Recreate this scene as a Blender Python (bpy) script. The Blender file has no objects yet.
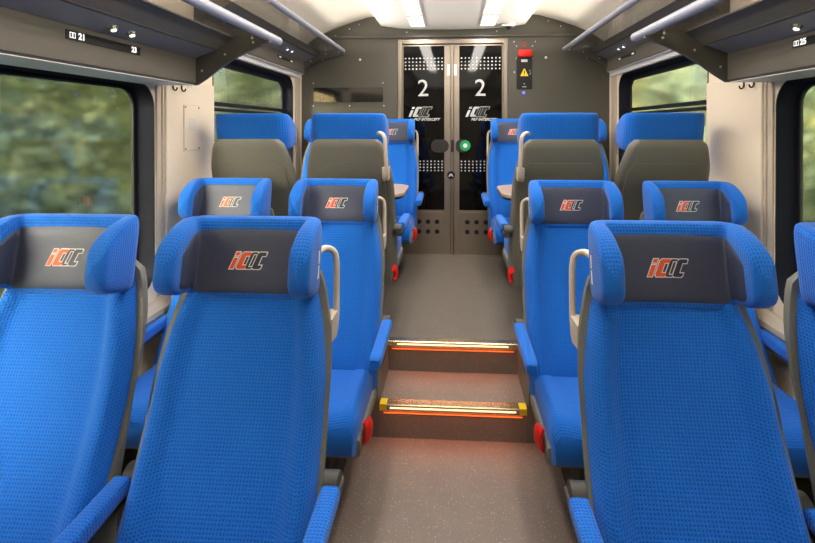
import bpy, bmesh, math, random
from mathutils import Vector, Matrix
from math import sin, cos, pi, radians
random.seed(7)
SC = bpy.context.scene
COL = SC.collection

# ------------------------------------------------------------------ camera
F_PX, YAW, PITCH = 457.39, 0.059, 0.0057
cam_data = bpy.data.cameras.new('camera')
cam_data.sensor_fit = 'HORIZONTAL'
cam_data.sensor_width = 36.0
cam_data.lens = 36.0 * F_PX / 815.0
cam_data.shift_x = -17.85 / 815.0
cam_data.shift_y = -141.48 / 815.0
cam_data.clip_start = 0.05
cam_data.clip_end = 200
cam = bpy.data.objects.new('camera', cam_data)
COL.objects.link(cam)
cam.location = (-0.0012, 0.0, 1.5)
cam.rotation_euler = (pi / 2 - PITCH, 0, YAW)
SC.camera = cam

# ------------------------------------------------------------------ world, sun, exposure
world = bpy.data.worlds.new('sky')
SC.world = world
world.use_nodes = True
wn = world.node_tree
wn.nodes.clear()
w_out = wn.nodes.new('ShaderNodeOutputWorld')
w_bg = wn.nodes.new('ShaderNodeBackground')
w_sky = wn.nodes.new('ShaderNodeTexSky')
w_sky.sky_type = 'NISHITA'
w_sky.sun_disc = False
w_sky.sun_elevation = radians(35)
w_sky.sun_rotation = radians(200)
w_sky.air_density = 1.5
w_sky.dust_density = 4.0
w_bg.inputs['Strength'].default_value = 1.1
wn.links.new(w_sky.outputs[0], w_bg.inputs['Color'])
wn.links.new(w_bg.outputs[0], w_out.inputs['Surface'])


def area_light(name, loc, size_x, size_y, energy, color, rot=(0, 0, 0), spread=180):
    d = bpy.data.lights.new(name, 'AREA')
    d.shape = 'RECTANGLE'
    d.size, d.size_y = size_x, size_y
    d.energy, d.color = energy, color
    d.spread = radians(spread)
    o = bpy.data.objects.new(name, d)
    COL.objects.link(o)
    o.location, o.rotation_euler = loc, rot
    return o


sun_d = bpy.data.lights.new('sun', 'SUN')
sun_d.energy = 17.0
sun_d.angle = radians(2.5)
sun_d.color = (1.0, 0.95, 0.88)
sun = bpy.data.objects.new('sun', sun_d)
COL.objects.link(sun)
sun_dir = Vector((0.55, 1.0, -0.30))           # comes in through the left windows, behind the camera
sun.rotation_euler = sun_dir.to_track_quat('-Z', 'Y').to_euler()

# the two rows of ceiling luminaires (the fittings themselves are built further down)
for sx in (-1, 1):
    area_light('ceiling_row_light', (sx * 0.30, 2.65, 2.375), 0.12, 2.7, 21, (1.0, 0.93, 0.84))
    # added fill lights without fittings, above the racks, to brighten the ceiling
    area_light('ceiling_fill_light', (sx * 1.06, 0.0, 1.99), 0.05, 4.0, 29, (1.0, 0.94, 0.86), (0, pi - sx * 1.2, 0), 75)
    area_light('ceiling_fill_light', (sx * 1.24, 3.4, 2.215), 0.05, 1.3, 9, (1.0, 0.94, 0.86), (0, pi - sx * 1.3, 0), 75)

SC.view_settings.view_transform = 'Standard'
SC.view_settings.look = 'None'
SC.view_settings.gamma = 1.0
SC.view_settings.use_curve_mapping = False
SC.view_settings.exposure = 0.2


# ------------------------------------------------------------------ materials
def lin(c):
    return tuple(((x / 255) / 12.92 if x / 255 <= 0.04045 else ((x / 255 + 0.055) / 1.055) ** 2.4) for x in c) + (1,)


def mat(name, rgb, rough=0.5, metal=0.0, emis=None, estr=0.0, spec=0.5, noise=0.0, nscale=40, bump=0.0, coat=0.0):
    m = bpy.data.materials.new(name)
    m.use_nodes = True
    nt = m.node_tree
    b = nt.nodes['Principled BSDF']
    b.inputs['Base Color'].default_value = lin(rgb)
    b.inputs['Roughness'].default_value = rough
    b.inputs['Metallic'].default_value = metal
    b.inputs['Specular IOR Level'].default_value = spec
    b.inputs['Coat Weight'].default_value = coat
    if emis:
        b.inputs['Emission Color'].default_value = lin(emis)
        b.inputs['Emission Strength'].default_value = estr
    if noise or bump:
        tc = nt.nodes.new('ShaderNodeTexCoord')
        n = nt.nodes.new('ShaderNodeTexNoise')
        n.inputs['Scale'].default_value = nscale
        n.inputs['Detail'].default_value = 4
        nt.links.new(tc.outputs['Object'], n.inputs['Vector'])
        if noise:
            mx = nt.nodes.new('ShaderNodeMix')
            mx.data_type = 'RGBA'
            c = lin(rgb)
            mx.inputs[6].default_value = tuple(x * (1 - noise) for x in c[:3]) + (1,)
            mx.inputs[7].default_value = tuple(min(1, x * (1 + noise)) for x in c[:3]) + (1,)
            nt.links.new(n.outputs['Fac'], mx.inputs[0])
            nt.links.new(mx.outputs[2], b.inputs['Base Color'])
        if bump:
            bp = nt.nodes.new('ShaderNodeBump')
            bp.inputs['Strength'].default_value = bump
            bp.inputs['Distance'].default_value = 0.002
            nt.links.new(n.outputs['Fac'], bp.inputs['Height'])
            nt.links.new(bp.outputs['Normal'], b.inputs['Normal'])
    return m


def math_node(nt, op, a, b=None, c=None):
    n = nt.nodes.new('ShaderNodeMath')
    n.operation = op
    for i, v in enumerate((a, b, c)):
        if v is None:
            continue
        if isinstance(v, (int, float)):
            n.inputs[i].default_value = v
        else:
            nt.links.new(v, n.inputs[i])
    return n.outputs[0]


def fabric(name, rgb, dark, axes, pitch=0.0084, strength=1.0):
    """woven seat cloth: a grid of darker pinholes with slightly varying thread tone"""
    m = bpy.data.materials.new(name)
    m.use_nodes = True
    nt = m.node_tree
    b = nt.nodes['Principled BSDF']
    b.inputs['Roughness'].default_value = 0.85
    b.inputs['Specular IOR Level'].default_value = 0.25
    b.inputs['Sheen Weight'].default_value = 0.15
    tc = nt.nodes.new('ShaderNodeTexCoord')
    sep = nt.nodes.new('ShaderNodeSeparateXYZ')
    nt.links.new(tc.outputs['UV'], sep.inputs[0])
    k = 2 * pi / pitch
    s = []
    for ax in axes:
        s.append(math_node(nt, 'SINE', math_node(nt, 'MULTIPLY', sep.outputs[ax], k)))
    p = math_node(nt, 'MULTIPLY', math_node(nt, 'ADD', s[0], 1.0), math_node(nt, 'ADD', s[1], 1.0))  # 0..4
    d = nt.nodes.new('ShaderNodeMapRange')
    d.inputs['From Min'].default_value = 1.5
    d.inputs['From Max'].default_value = 3.2
    nt.links.new(p, d.inputs['Value'])
    n = nt.nodes.new('ShaderNodeTexNoise')
    n.inputs['Scale'].default_value = 260
    n.inputs['Detail'].default_value = 2
    nt.links.new(tc.outputs['Object'], n.inputs['Vector'])
    tone = nt.nodes.new('ShaderNodeMix')
    tone.data_type = 'RGBA'
    c = lin(rgb)
    tone.inputs[6].default_value = tuple(x * 0.78 for x in c[:3]) + (1,)
    tone.inputs[7].default_value = tuple(min(1, x * 1.2) for x in c[:3]) + (1,)
    nt.links.new(n.outputs['Fac'], tone.inputs[0])
    mx = nt.nodes.new('ShaderNodeMix')
    mx.data_type = 'RGBA'
    mx.inputs[7].default_value = lin(dark)
    nt.links.new(math_node(nt, 'MULTIPLY', d.outputs[0], 0.62 * strength), mx.inputs[0])
    nt.links.new(tone.outputs[2], mx.inputs[6])
    nt.links.new(mx.outputs[2], b.inputs['Base Color'])
    bp = nt.nodes.new('ShaderNodeBump')
    bp.inputs['Strength'].default_value = 0.35
    bp.inputs['Distance'].default_value = 0.0015
    bp.invert = True
    nt.links.new(p, bp.inputs['Height'])
    nt.links.new(bp.outputs['Normal'], b.inputs['Normal'])
    return m


BLUE, BLUE_D = (13, 104, 204), (7, 40, 98)
M = {
    'cloth': fabric('blue_seat_cloth', BLUE, BLUE_D, ('X', 'Y')),
    'leather': mat('dark_grey_leather', (58, 64, 86), 0.5, noise=0.15, nscale=120, bump=0.25),
    'seam': mat('seam_thread', (16, 40, 92), 0.9),
    'shell': mat('grey_seat_shell', (108, 107, 98), 0.55, noise=0.06, nscale=300, bump=0.1),
    'shell_panel': mat('grey_seat_back_panel', (104, 103, 95), 0.6, noise=0.06, nscale=300, bump=0.1),
    'joint': mat('dark_joint_plastic', (54, 52, 48), 0.5),
    'grip': mat('light_grab_handle', (196, 182, 167), 0.4),
    'red': mat('red_plastic', (214, 28, 20), 0.35),
    'black': mat('black_plastic', (14, 14, 15), 0.4),
    'orange': mat('logo_orange', (232, 84, 38), 0.5),
    'logo_white': mat('logo_white', (225, 225, 225), 0.5),
    'logo_dark': mat('logo_dark', (44, 48, 62), 0.6),
    'white': mat('white_plastic', (230, 228, 222), 0.4),
    'mark': mat('label_mark', (60, 60, 60), 0.6),
    'cream': mat('cream_wall_panel', (236, 220, 196), 0.45, noise=0.03, nscale=6),
    'cream_trim': mat('beige_trim', (196, 182, 162), 0.4),
    'dark': mat('dark_olive_grey_panel', (92, 87, 76), 0.5, noise=0.06, nscale=250, bump=0.08),
    'dark2': mat('dark_fascia', (80, 76, 68), 0.45, noise=0.06, nscale=250),
    'dark_blue': mat('dark_soffit', (112, 112, 114), 0.4),
    'header': mat('grey_window_header', (214, 212, 210), 0.45),
    'rubber': mat('window_frame_dark', (30, 32, 40), 0.8, spec=0.1),
    'handle_dark': mat('dark_handle_plate', (34, 30, 28), 0.5),
    'rubber2': mat('window_gasket_black', (12, 12, 14), 0.5),
    'ceiling': mat('ceiling_white', (236, 232, 222), 0.4),
    'ceiling_cream': mat('ceiling_cream', (220, 212, 196), 0.5),
    'alu': mat('brushed_aluminium', (150, 139, 126), 0.38, 0.8, noise=0.08, nscale=60),
    'alu_blue': mat('rail_aluminium', (148, 150, 162), 0.5, 0.3),
    'chrome': mat('chrome', (225, 225, 225), 0.15, 1.0),
    'screw': mat('screw_head', (215, 215, 210), 0.3, 0.6),
    'door_glass': mat('black_door_glass', (9, 10, 11), 0.05, spec=0.3),
    'silver': mat('silver_print', (190, 190, 188), 0.45),
    'grey_print': mat('grey_print', (140, 140, 138), 0.5),
    'wall_dark': mat('dark_end_wall', (80, 77, 68), 0.5, noise=0.06, nscale=250, bump=0.08),
    'lamp': mat('lamp_diffuser', (255, 255, 255), 0.4, emis=(255, 250, 240), estr=3.0),
    'reading': mat('reading_light_lens', (255, 255, 255), 0.3, emis=(255, 255, 250), estr=1.5),
    'label_white': mat('display_digits', (235, 235, 235), 0.5, emis=(240, 240, 240), estr=0.7),
    'brass': mat('step_edge_metal', (214, 192, 160), 0.26, 0.9),
    'led_reflection': mat('step_led_reflection', (255, 140, 70), 0.4, emis=(255, 125, 50), estr=0.55),  # glows in place of the orange strip's reflection on the riser
    'led': mat('step_led', (255, 120, 40), 0.4, emis=(255, 122, 48), estr=22.0),
    'glint': mat('nosing_glint', (255, 230, 180), 0.4, emis=(255, 226, 180), estr=1.1),  # glows in place of the bright reflection on the nosing
    'yellow': mat('yellow_marker', (252, 210, 40), 0.4),
    'green': mat('green_button', (28, 150, 86), 0.35, emis=(40, 170, 100), estr=0.08),
    'led_blue': mat('blue_indicator', (70, 90, 255), 0.4, emis=(70, 90, 255), estr=2.0),
    'table': mat('beige_table_top', (176, 152, 126), 0.35, noise=0.05, nscale=15),
    'screen': mat('dark_display_glass', (40, 40, 38), 0.08, spec=0.8),
    'bark': mat('bark', (70, 58, 46), 0.9, noise=0.3, nscale=20),
    'grass': mat('grass', (74, 92, 44), 0.95, noise=0.4, nscale=2),
}


def floor_mat(name, rgb, fleck):
    m = mat(name, rgb, 0.5, noise=0.12, nscale=9)
    nt = m.node_tree
    b = nt.nodes['Principled BSDF']
    tc = nt.nodes.new('ShaderNodeTexCoord')
    v = nt.nodes.new('ShaderNodeTexVoronoi')
    v.inputs['Scale'].default_value = 130
    nt.links.new(tc.outputs['Object'], v.inputs['Vector'])
    lt = math_node(nt, 'LESS_THAN', v.outputs['Distance'], 0.2)
    sepc = nt.nodes.new('ShaderNodeSeparateColor')
    nt.links.new(v.outputs['Color'], sepc.inputs[0])
    pick = math_node(nt, 'GREATER_THAN', sepc.outputs[0], 0.55)
    fac = math_node(nt, 'MULTIPLY', lt, pick)
    old = b.inputs['Base Color'].links[0].from_socket
    mx = nt.nodes.new('ShaderNodeMix')
    mx.data_type = 'RGBA'
    mx.inputs[7].default_value = lin(fleck)
    nt.links.new(fac, mx.inputs[0])
    nt.links.new(old, mx.inputs[6])
    nt.links.new(mx.outputs[2], b.inputs['Base Color'])
    return m


M['floor'] = floor_mat('speckled_floor', (122, 108, 100), (190, 176, 162))
M['floor_up'] = floor_mat('speckled_floor_raised', (108, 100, 92), (160, 150, 140))


def glass_mat(name, tint, base_refl, rough=0.0, haze=0.0):
    m = bpy.data.materials.new(name)
    m.use_nodes = True
    nt = m.node_tree
    nt.nodes.clear()
    out = nt.nodes.new('ShaderNodeOutputMaterial')
    mix = nt.nodes.new('ShaderNodeMixShader')
    tr = nt.nodes.new('ShaderNodeBsdfTransparent')
    tr.inputs[0].default_value = tint + (1,)
    gl = nt.nodes.new('ShaderNodeBsdfGlossy')
    gl.inputs['Roughness'].default_value = rough
    fr = nt.nodes.new('ShaderNodeFresnel')
    geo = nt.nodes.new('ShaderNodeNewGeometry')      # same reflectance on both faces of a pane
    nt.links.new(math_node(nt, 'MULTIPLY_ADD', geo.outputs['Backfacing'], 1 / 1.5 - 1.5, 1.5), fr.inputs['IOR'])
    f = math_node(nt, 'MULTIPLY_ADD', fr.outputs[0], 1.0, base_refl)
    nt.links.new(f, mix.inputs[0])
    if haze:                                          # dusty pane: what lies behind it is softened
        rf = nt.nodes.new('ShaderNodeBsdfRefraction')
        rf.inputs['Color'].default_value = tint + (1,)
        rf.inputs['IOR'].default_value = 1.12
        rf.inputs['Roughness'].default_value = 0.16
        m2 = nt.nodes.new('ShaderNodeMixShader')
        m2.inputs[0].default_value = haze
        nt.links.new(tr.outputs[0], m2.inputs[1])
        nt.links.new(rf.outputs[0], m2.inputs[2])
        tr = m2
    nt.links.new(tr.outputs[0], mix.inputs[1])
    nt.links.new(gl.outputs[0], mix.inputs[2])
    nt.links.new(mix.outputs[0], out.inputs['Surface'])
    return m


M['glass'] = glass_mat('tinted_window_glass', (0.78, 0.79, 0.74), 0.03, 0.0, 0.8)
M['shelf_glass'] = glass_mat('smoked_shelf_glass', (0.85, 0.84, 0.83), 0.02, 0.15)


def foliage_mat(name, a, b_, c):
    m = bpy.data.materials.new(name)
    m.use_nodes = True
    nt = m.node_tree
    b = nt.nodes['Principled BSDF']
    b.inputs['Roughness'].default_value = 0.8
    tc = nt.nodes.new('ShaderNodeTexCoord')
    n = nt.nodes.new('ShaderNodeTexNoise')
    n.inputs['Scale'].default_value = 2.2
    n.inputs['Detail'].default_value = 5
    nt.links.new(tc.outputs['Object'], n.inputs['Vector'])
    r = nt.nodes.new('ShaderNodeValToRGB')
    r.color_ramp.elements[0].position = 0.36
    r.color_ramp.elements[0].color = lin(a)
    r.color_ramp.elements[1].position = 0.66
    r.color_ramp.elements[1].color = lin(c)
    e = r.color_ramp.elements.new(0.5)
    e.color = lin(b_)
    nt.links.new(n.outputs['Fac'], r.inputs[0])
    nt.links.new(r.outputs[0], b.inputs['Base Color'])
    return m


M['leaf1'] = foliage_mat('green_foliage', (78, 92, 58), (116, 128, 80), (156, 164, 104))
M['leaf2'] = foliage_mat('yellowing_foliage', (92, 102, 60), (142, 144, 86), (206, 186, 104))
M['leaf3'] = foliage_mat('dull_green_foliage', (78, 94, 74), (108, 124, 96), (144, 156, 120))


# ------------------------------------------------------------------ mesh helpers
def finish(name, bm, m, parent=None, smooth=False, kind=None, mats=None):
    bmesh.ops.recalc_face_normals(bm, faces=bm.faces)
    me = bpy.data.meshes.new(name)
    bm.to_mesh(me)
    bm.free()
    for mm in (mats or [m]):
        me.materials.append(mm)
    if smooth:
        me.shade_smooth()
        if smooth != 'all':
            me.set_sharp_from_angle(angle=radians(smooth if isinstance(smooth, (int, float)) and smooth is not True else 40))
    o = bpy.data.objects.new(name, me)
    COL.objects.link(o)
    if parent:
        o.parent = parent
    if kind:
        o['kind'] = kind
    return o


def box(bm, x0, x1, y0, y1, z0, z1, bev=0.0, seg=2):
    vs = [bm.verts.new((x, y, z)) for x in (x0, x1) for y in (y0, y1) for z in (z0, z1)]
    idx = [(0, 1, 3, 2), (4, 6, 7, 5), (0, 4, 5, 1), (2, 3, 7, 6), (0, 2, 6, 4), (1, 5, 7, 3)]
    fs = [bm.faces.new([vs[i] for i in f]) for f in idx]
    if bev:
        es = list({e for f in fs for e in f.edges})
        bmesh.ops.bevel(bm, geom=es, offset=bev, segments=seg, affect='EDGES', profile=0.5)


def loft(bm, loops, closed_ends=True, mat_index=0):
    rows = [[bm.verts.new(p) for p in lp] for lp in loops]
    n = len(rows[0])
    uvl = bm.loops.layers.uv.verify()
    us = []
    for r_ in rows:                                   # texture coordinates in metres along the surface
        u, acc = [0.0], 0.0
        for i in range(n):
            acc += (r_[(i + 1) % n].co - r_[i].co).length
            u.append(acc)
        mid = u[n // 4] if n >= 8 else 0
        us.append([x - mid for x in u])
    v0 = 0.0
    for ri, (a, b) in enumerate(zip(rows[:-1], rows[1:])):
        v1 = v0 + sum((a[i].co - b[i].co).length for i in range(n)) / n
        for i in range(n):
            j = (i + 1) % n
            f = bm.faces.new((a[i], a[j], b[j], b[i]))
            f.material_index = mat_index
            for lp_, uv in zip(f.loops, ((us[ri][i], v0), (us[ri][i + 1], v0), (us[ri + 1][i + 1], v1), (us[ri + 1][i], v1))):
                lp_[uvl].uv = uv
        v0 = v1
    if closed_ends:
        bm.faces.new(rows[0][::-1]).material_index = mat_index
        bm.faces.new(rows[-1]).material_index = mat_index
    return rows


def prism(bm, pts, axis, a, b, mi=0):
    """extrude a 2D polygon along an axis; pts are the two other coordinates in xyz order"""
    def P(p, t):
        return {'X': (t, p[0], p[1]), 'Y': (p[0], t, p[1]), 'Z': (p[0], p[1], t)}[axis]
    A = [bm.verts.new(P(p, a)) for p in pts]
    B = [bm.verts.new(P(p, b)) for p in pts]
    n = len(pts)
    fs = [bm.faces.new(A[::-1]), bm.faces.new(B)]
    for i in range(n):
        j = (i + 1) % n
        fs.append(bm.faces.new((A[i], A[j], B[j], B[i])))
    for f in fs:
        f.material_index = mi


def tube(bm, pts, r, n=12, caps=True, flat=None):
    """tube along a polyline; flat=(ru, rv) makes an elliptical strap"""
    pts = [Vector(p) for p in pts]
    loops = []
    ref = None
    for i, p in enumerate(pts):
        d = (pts[min(i + 1, len(pts) - 1)] - pts[max(i - 1, 0)]).normalized()
        if ref is None:
            ref = Vector((0, 1, 0)) if abs(d.y) < 0.9 else Vector((1, 0, 0))
        u = (ref - d * ref.dot(d)).normalized()
        v = d.cross(u)
        ref = u
        rr = r[i] if isinstance(r, (list, tuple)) else r
        ru, rv = (flat if flat else (1, 1))
        loops.append([p + u * cos(2 * pi * k / n) * rr * ru + v * sin(2 * pi * k / n) * rr * rv for k in range(n)])
    loft(bm, loops, caps)


def smooth_path(pts, n=6):
    """Catmull-Rom through the points"""
    P = [Vector(p) for p in pts]
    P = [P[0] * 2 - P[1]] + P + [P[-1] * 2 - P[-2]]
    out = []
    for i in range(1, len(P) - 2):
        for k in range(n):
            t = k / n
            a, b, c, d = P[i - 1], P[i], P[i + 1], P[i + 2]
            out.append(0.5 * ((2 * b) + (c - a) * t + (2 * a - 5 * b + 4 * c - d) * t * t + (3 * b - a - 3 * c + d) * t ** 3))
    out.append(P[-2])
    return out


def cyl(bm, c, r, axis, length, n=16, r2=None):
    c = Vector(c)
    d = {'X': Vector((1, 0, 0)), 'Y': Vector((0, 1, 0)), 'Z': Vector((0, 0, 1))}[axis]
    u = Vector((0, 0, 1)) if axis != 'Z' else Vector((1, 0, 0))
    v = d.cross(u)
    r2 = r if r2 is None else r2
    ls = []
    for t, rr in ((-0.5, r), (0.5, r2)):
        ls.append([c + d * length * t + u * cos(2 * pi * k / n) * rr + v * sin(2 * pi * k / n) * rr for k in range(n)])
    loft(bm, ls)


def dome(bm, c, r, axis_vec, n=14, m=5, depth=1.0):
    c = Vector(c)
    d = Vector(axis_vec).normalized()
    u = Vector((0, 0, 1)) if abs(d.z) < 0.9 else Vector((1, 0, 0))
    u = (u - d * u.dot(d)).normalized()
    v = d.cross(u)
    ls = []
    for i in range(m):
        a = i / m * pi / 2
        ls.append([c + d * r * depth * sin(a) + (u * cos(2 * pi * k / n) + v * sin(2 * pi * k / n)) * r * cos(a) for k in range(n)])
    ls.append([c + d * r * depth + (u * cos(2 * pi * k / n) + v * sin(2 * pi * k / n)) * r * 0.02 for k in range(n)])
    loft(bm, ls)


def rrect(a0, a1, b0, b1, r, n=8):
    pts = []
    for cx, cy, s in ((a1 - r, b1 - r, 0), (a0 + r, b1 - r, 1), (a0 + r, b0 + r, 2), (a1 - r, b0 + r, 3)):
        for k in range(n + 1):
            t = (s + k / n) * pi / 2
            pts.append((cx + r * cos(t), cy + r * sin(t)))
    return pts


def empty(name, loc=(0, 0, 0), rz=0.0):
    o = bpy.data.objects.new(name, None)
    COL.objects.link(o)
    o.location = loc
    o.rotation_euler = (0, 0, rz)
    o.empty_display_size = 0.1
    return o


def tag(o, label, cat, group=None):
    o['label'] = label
    o['category'] = cat
    if group:
        o['group'] = group
    return o


def struct(name, bm, m, smooth=False, mats=None, parent=None):
    return finish(name, bm, m, parent=parent, smooth=smooth, kind=None if parent else 'structure', mats=mats)


def text_bm(s, size, m_shear=0.0, extrude=0.0005, bold=0.0):
    cu = bpy.data.curves.new('txt', 'FONT')
    cu.body = s
    cu.size = size
    cu.extrude = extrude
    cu.shear = m_shear
    cu.offset = bold
    cu.align_x = 'CENTER'
    cu.align_y = 'CENTER'
    o = bpy.data.objects.new('txt', cu)
    COL.objects.link(o)
    dg = bpy.context.evaluated_depsgraph_get()
    me = bpy.data.meshes.new_from_object(o.evaluated_get(dg))
    bm = bmesh.new()
    bm.from_mesh(me)
    bpy.data.objects.remove(o)
    bpy.data.curves.remove(cu)
    bpy.data.meshes.remove(me)
    return bm


# the intercity mark: slanted i C followed by two outlined Cs; drawn in a unit box 2.45 wide, 1 high
def logo_shapes(grow=0.0):
    sh = 0.42
    g = grow

    def S(p):
        return (p[0] + sh * p[1], p[1])

    def bx(x0, x1, y0, y1):
        return [S(p) for p in ((x0 - g, y0 - g), (x1 + g, y0 - g), (x1 + g, y1 + g), (x0 - g, y1 + g))]

    def cshape(x0, x1, t):
        # C drawn as three convex pieces: back, top arm, bottom arm, outer corners cut
        return [
            [S(p) for p in ((x0 + .10 - g * .4, -g), (x0 + t + .02 + g, -g), (x0 + t + .02 + g, 1 + g), (x0 + .10 - g * .4, 1 + g), (x0 - g, .9 + g * .4), (x0 - g, .1 - g * .4))],
            [S(p) for p in ((x0 + t, 1 - t * .72 - g), (x1 + g, 1 - t * .72 - g), (x1 + g, .93 + g), (x1 - .07 + g, 1 + g), (x0 + t, 1 + g))],
            [S(p) for p in ((x0 + t, -g), (x1 - .07 + g, -g), (x1 + g, .07 - g), (x1 + g, t * .72 + g), (x0 + t, t * .72 + g))],
        ]
    i_ = [bx(0, .26, 0, .66), bx(0, .26, .79, 1)]
    return i_, cshape(.40, 1.02, .30), cshape(.98, 1.42, .16), cshape(1.42, 1.98, .30)


def build_logo(name, width, place, parent, mono=None):
    """place(u, v, w) -> point; u right, v up, w outwards"""
    s = width / 2.45
    bm = bmesh.new()

    def poly(pts, w, mi):
        vs = [bm.verts.new(place((p[0] - 1.22) * s, (p[1] - 0.5) * s, w)) for p in pts]
        bm.faces.new(vs).material_index = mi
    W = logo_shapes(0.055)
    I = logo_shapes(0.0)
    if mono:
        for part, mi in ((I[0], 0), (I[1], 0)):
            for pl in part:
                poly(pl, 0.001, mi)
        for a, b in ((W[2], I[2]), (W[3], I[3])):
            for pl in a:
                poly(pl, 0.0010, 1)
            for pl in b:
                poly([((x - 1.22) * .97 + 1.22, (y - .5) * .9 + .5) for x, y in pl], 0.0014, 2)
        return finish(name, bm, None, parent, mats=[M['silver'], M['grey_print'], M['black']])
    for layer, w in ((W[3], .0008), (W[2], .0010), (W[1], .0012), (W[0], .0012)):
        for pl in layer:
            poly(pl, w, 1)
    for pl in I[3]:
        poly(pl, .0011 if False else .0016, 2)
    for pl in I[2]:
        poly(pl, .0016, 2)
    for pl in I[1] + I[0]:
        poly(pl, .0018, 0)
    return finish(name, bm, None, parent, mats=[M['orange'], M['logo_white'], M['logo_dark']])


# ------------------------------------------------------------------ the carriage body
WX = 1.40          # inner face of the side walls
DECK = 0.33        # raised floor
STEP = 0.165
YE = 4.18          # end wall
YB = -2.6          # wall behind the camera
Y1, Y2 = 2.19, 2.49
AW = 0.352

bm = bmesh.new()
box(bm, -1.6, 1.6, YB - .1, Y1 + .02, -0.08, 0)
struct('floor', bm, M['floor'])
bm = bmesh.new()
box(bm, -1.6, -AW, Y1, YE + .1, 0.0, DECK)
box(bm, AW, 1.6, Y1, YE + .1, 0.0, DECK)
box(bm, -AW, AW, Y2, YE + .1, 0.0, DECK)
struct('floor_raised', bm, M['floor_up'])
bm = bmesh.new()
box(bm, -AW, AW, Y1, Y2, 0.0, STEP)
struct('floor_step', bm, M['floor'])

# step edges -------------------------------------------------------
for i, (y, z) in enumerate(((Y1, STEP), (Y2, DECK))):
    t = empty('step_edge', (0, y, z))
    tag(t, ('lit metal nosing along the lower aisle step, with yellow corners' if i == 0 else
            'lit metal nosing along the upper aisle step at the raised floor'), 'step edge', 'lit step nosings')
    bm = bmesh.new()
    prism(bm, [(-.018, -.022), (-.015, -.022), (-.015, .0), (.0, .0), (.0, .0015), (.034, .0015), (.034, .004), (.030, .006), (-.014, .006), (-.018, .002)], 'X', -AW + .001, AW - .001)
    finish('nosing', bm, M['brass'], t)
    bm = bmesh.new()
    box(bm, -.30, .30, -.0190, -.018, -.014, -.006)  # no lamp: emissive strip imitating the reflection along the nosing's middle
    s = finish('glint_strip', bm, M['glint'], t)
    bm = bmesh.new()
    box(bm, -AW + .03, AW - .03, -.012, -.003, -.017, -.013)
    s = finish('glow_strip', bm, M['led'], t)
    s['label'] = 'orange light strip under the nosing'
    bm = bmesh.new()
    box(bm, -AW + .02, AW - .02, -.0025, -.0005, -.046, -.042)  # no second lamp: emissive line imitating the orange strip's reflection
    finish('reflection_line', bm, M['led_reflection'], t)
    if i == 0:
        for sx in (-1, 1):
            bm = bmesh.new()
            a, b = sorted((sx * (AW - .002), sx * (AW - .036)))
            box(bm, a, b, -.0195, -.018, -.022, .006)
            box(bm, a, b, -.0195, .030, .006, .0075)
            s = finish('corner_marker', bm, M['yellow'], t)
            s['label'] = 'yellow corner marker'
for sx in (-1, 1):
    bm = bmesh.new()
    a, b = sorted((sx * AW, sx * (AW + .012)))
    box(bm, a, b, Y1 + .0, Y2, DECK, DECK + .005)
    a, b = sorted((sx * AW, sx * (AW - .004)))
    box(bm, a, b, Y1, Y2, DECK - .02, DECK + .005)
    o = finish('trim_%d' % (1 if sx < 0 else 2), bm, M['brass'], kind='structure')

# side walls -------------------------------------------------------
WIN = {'window_1': (-1, 0.25, 2.062, .74, 1.702), 'window_2': (1, 0.25, 2.062, .74, 1.702),
       'window_3': (-1, 2.60, 3.935, 1.07, 1.935), 'window_4': (1, 2.60, 3.935, 1.07, 1.935)}


def ring(bm, X0, X1, outer, inner, mi=0):
    n = len(inner)
    for X in (X0, X1):
        A = [bm.verts.new((X, *p)) for p in outer]
        B = [bm.verts.new((X, *p)) for p in inner]
        for i in range(n):
            j = (i + 1) % n
            try:
                bm.faces.new((A[i], A[j], B[j], B[i])).material_index = mi
            except ValueError:
                pass


def rect_project(pts, a0, a1, b0, b1):
    """points on the rectangle matching the rounded-rect points"""
    n = len(pts) // 4
    res = []
    corners = [(a1, b1), (a0, b1), (a0, b0), (a1, b0)]
    for q in range(4):
        cx, cy = corners[q]
        for k in range(n):
            p = pts[q * n + k]
            t = k / (n - 1)
            # first half slides along one side, second half along the other
            if q in (0, 2):
                if t < .5:
                    res.append((cx, p[1] + (cy - p[1]) * t * 2))
                else:
                    res.append((cx + (p[0] - cx) * (t - .5) * 2, cy))
            else:
                if t < .5:
                    res.append((p[0] + (cx - p[0]) * t * 2, cy))
                else:
                    res.append((cx, cy + (p[1] - cy) * (t - .5) * 2))
    return res


for side, sx in (('left', -1), ('right', 1)):
    bm = bmesh.new()
    X0, X1 = sx * WX, sx * (WX + .012)
    segs = []
    wins = sorted([(v, k) for k, v in WIN.items() if v[0] == sx], key=lambda t: t[0][1])
    y = YB
    ztop = 2.40
    for (s_, a, b, z0, z1), k in wins:
        pad = .02
        a_, b_ = a - pad, b + pad
        if a_ > y:
            box(bm, *sorted((X0, X1)), y, a_, 0, ztop)
        box(bm, *sorted((X0, X1)), a_, b_, 0, z0 - pad)
        box(bm, *sorted((X0, X1)), a_, b_, z1 + pad, ztop)
        inner = rrect(a, b, z0, z1, .11)
        outer = rect_project(inner, a_, b_, z0 - pad, z1 + pad)
        ring(bm, X0, X1, outer, inner)
        y = b_
    box(bm, *sorted((X0, X1)), y, YE, 0, ztop)
    struct('wall_' + side, bm, M['cream'])

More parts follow.
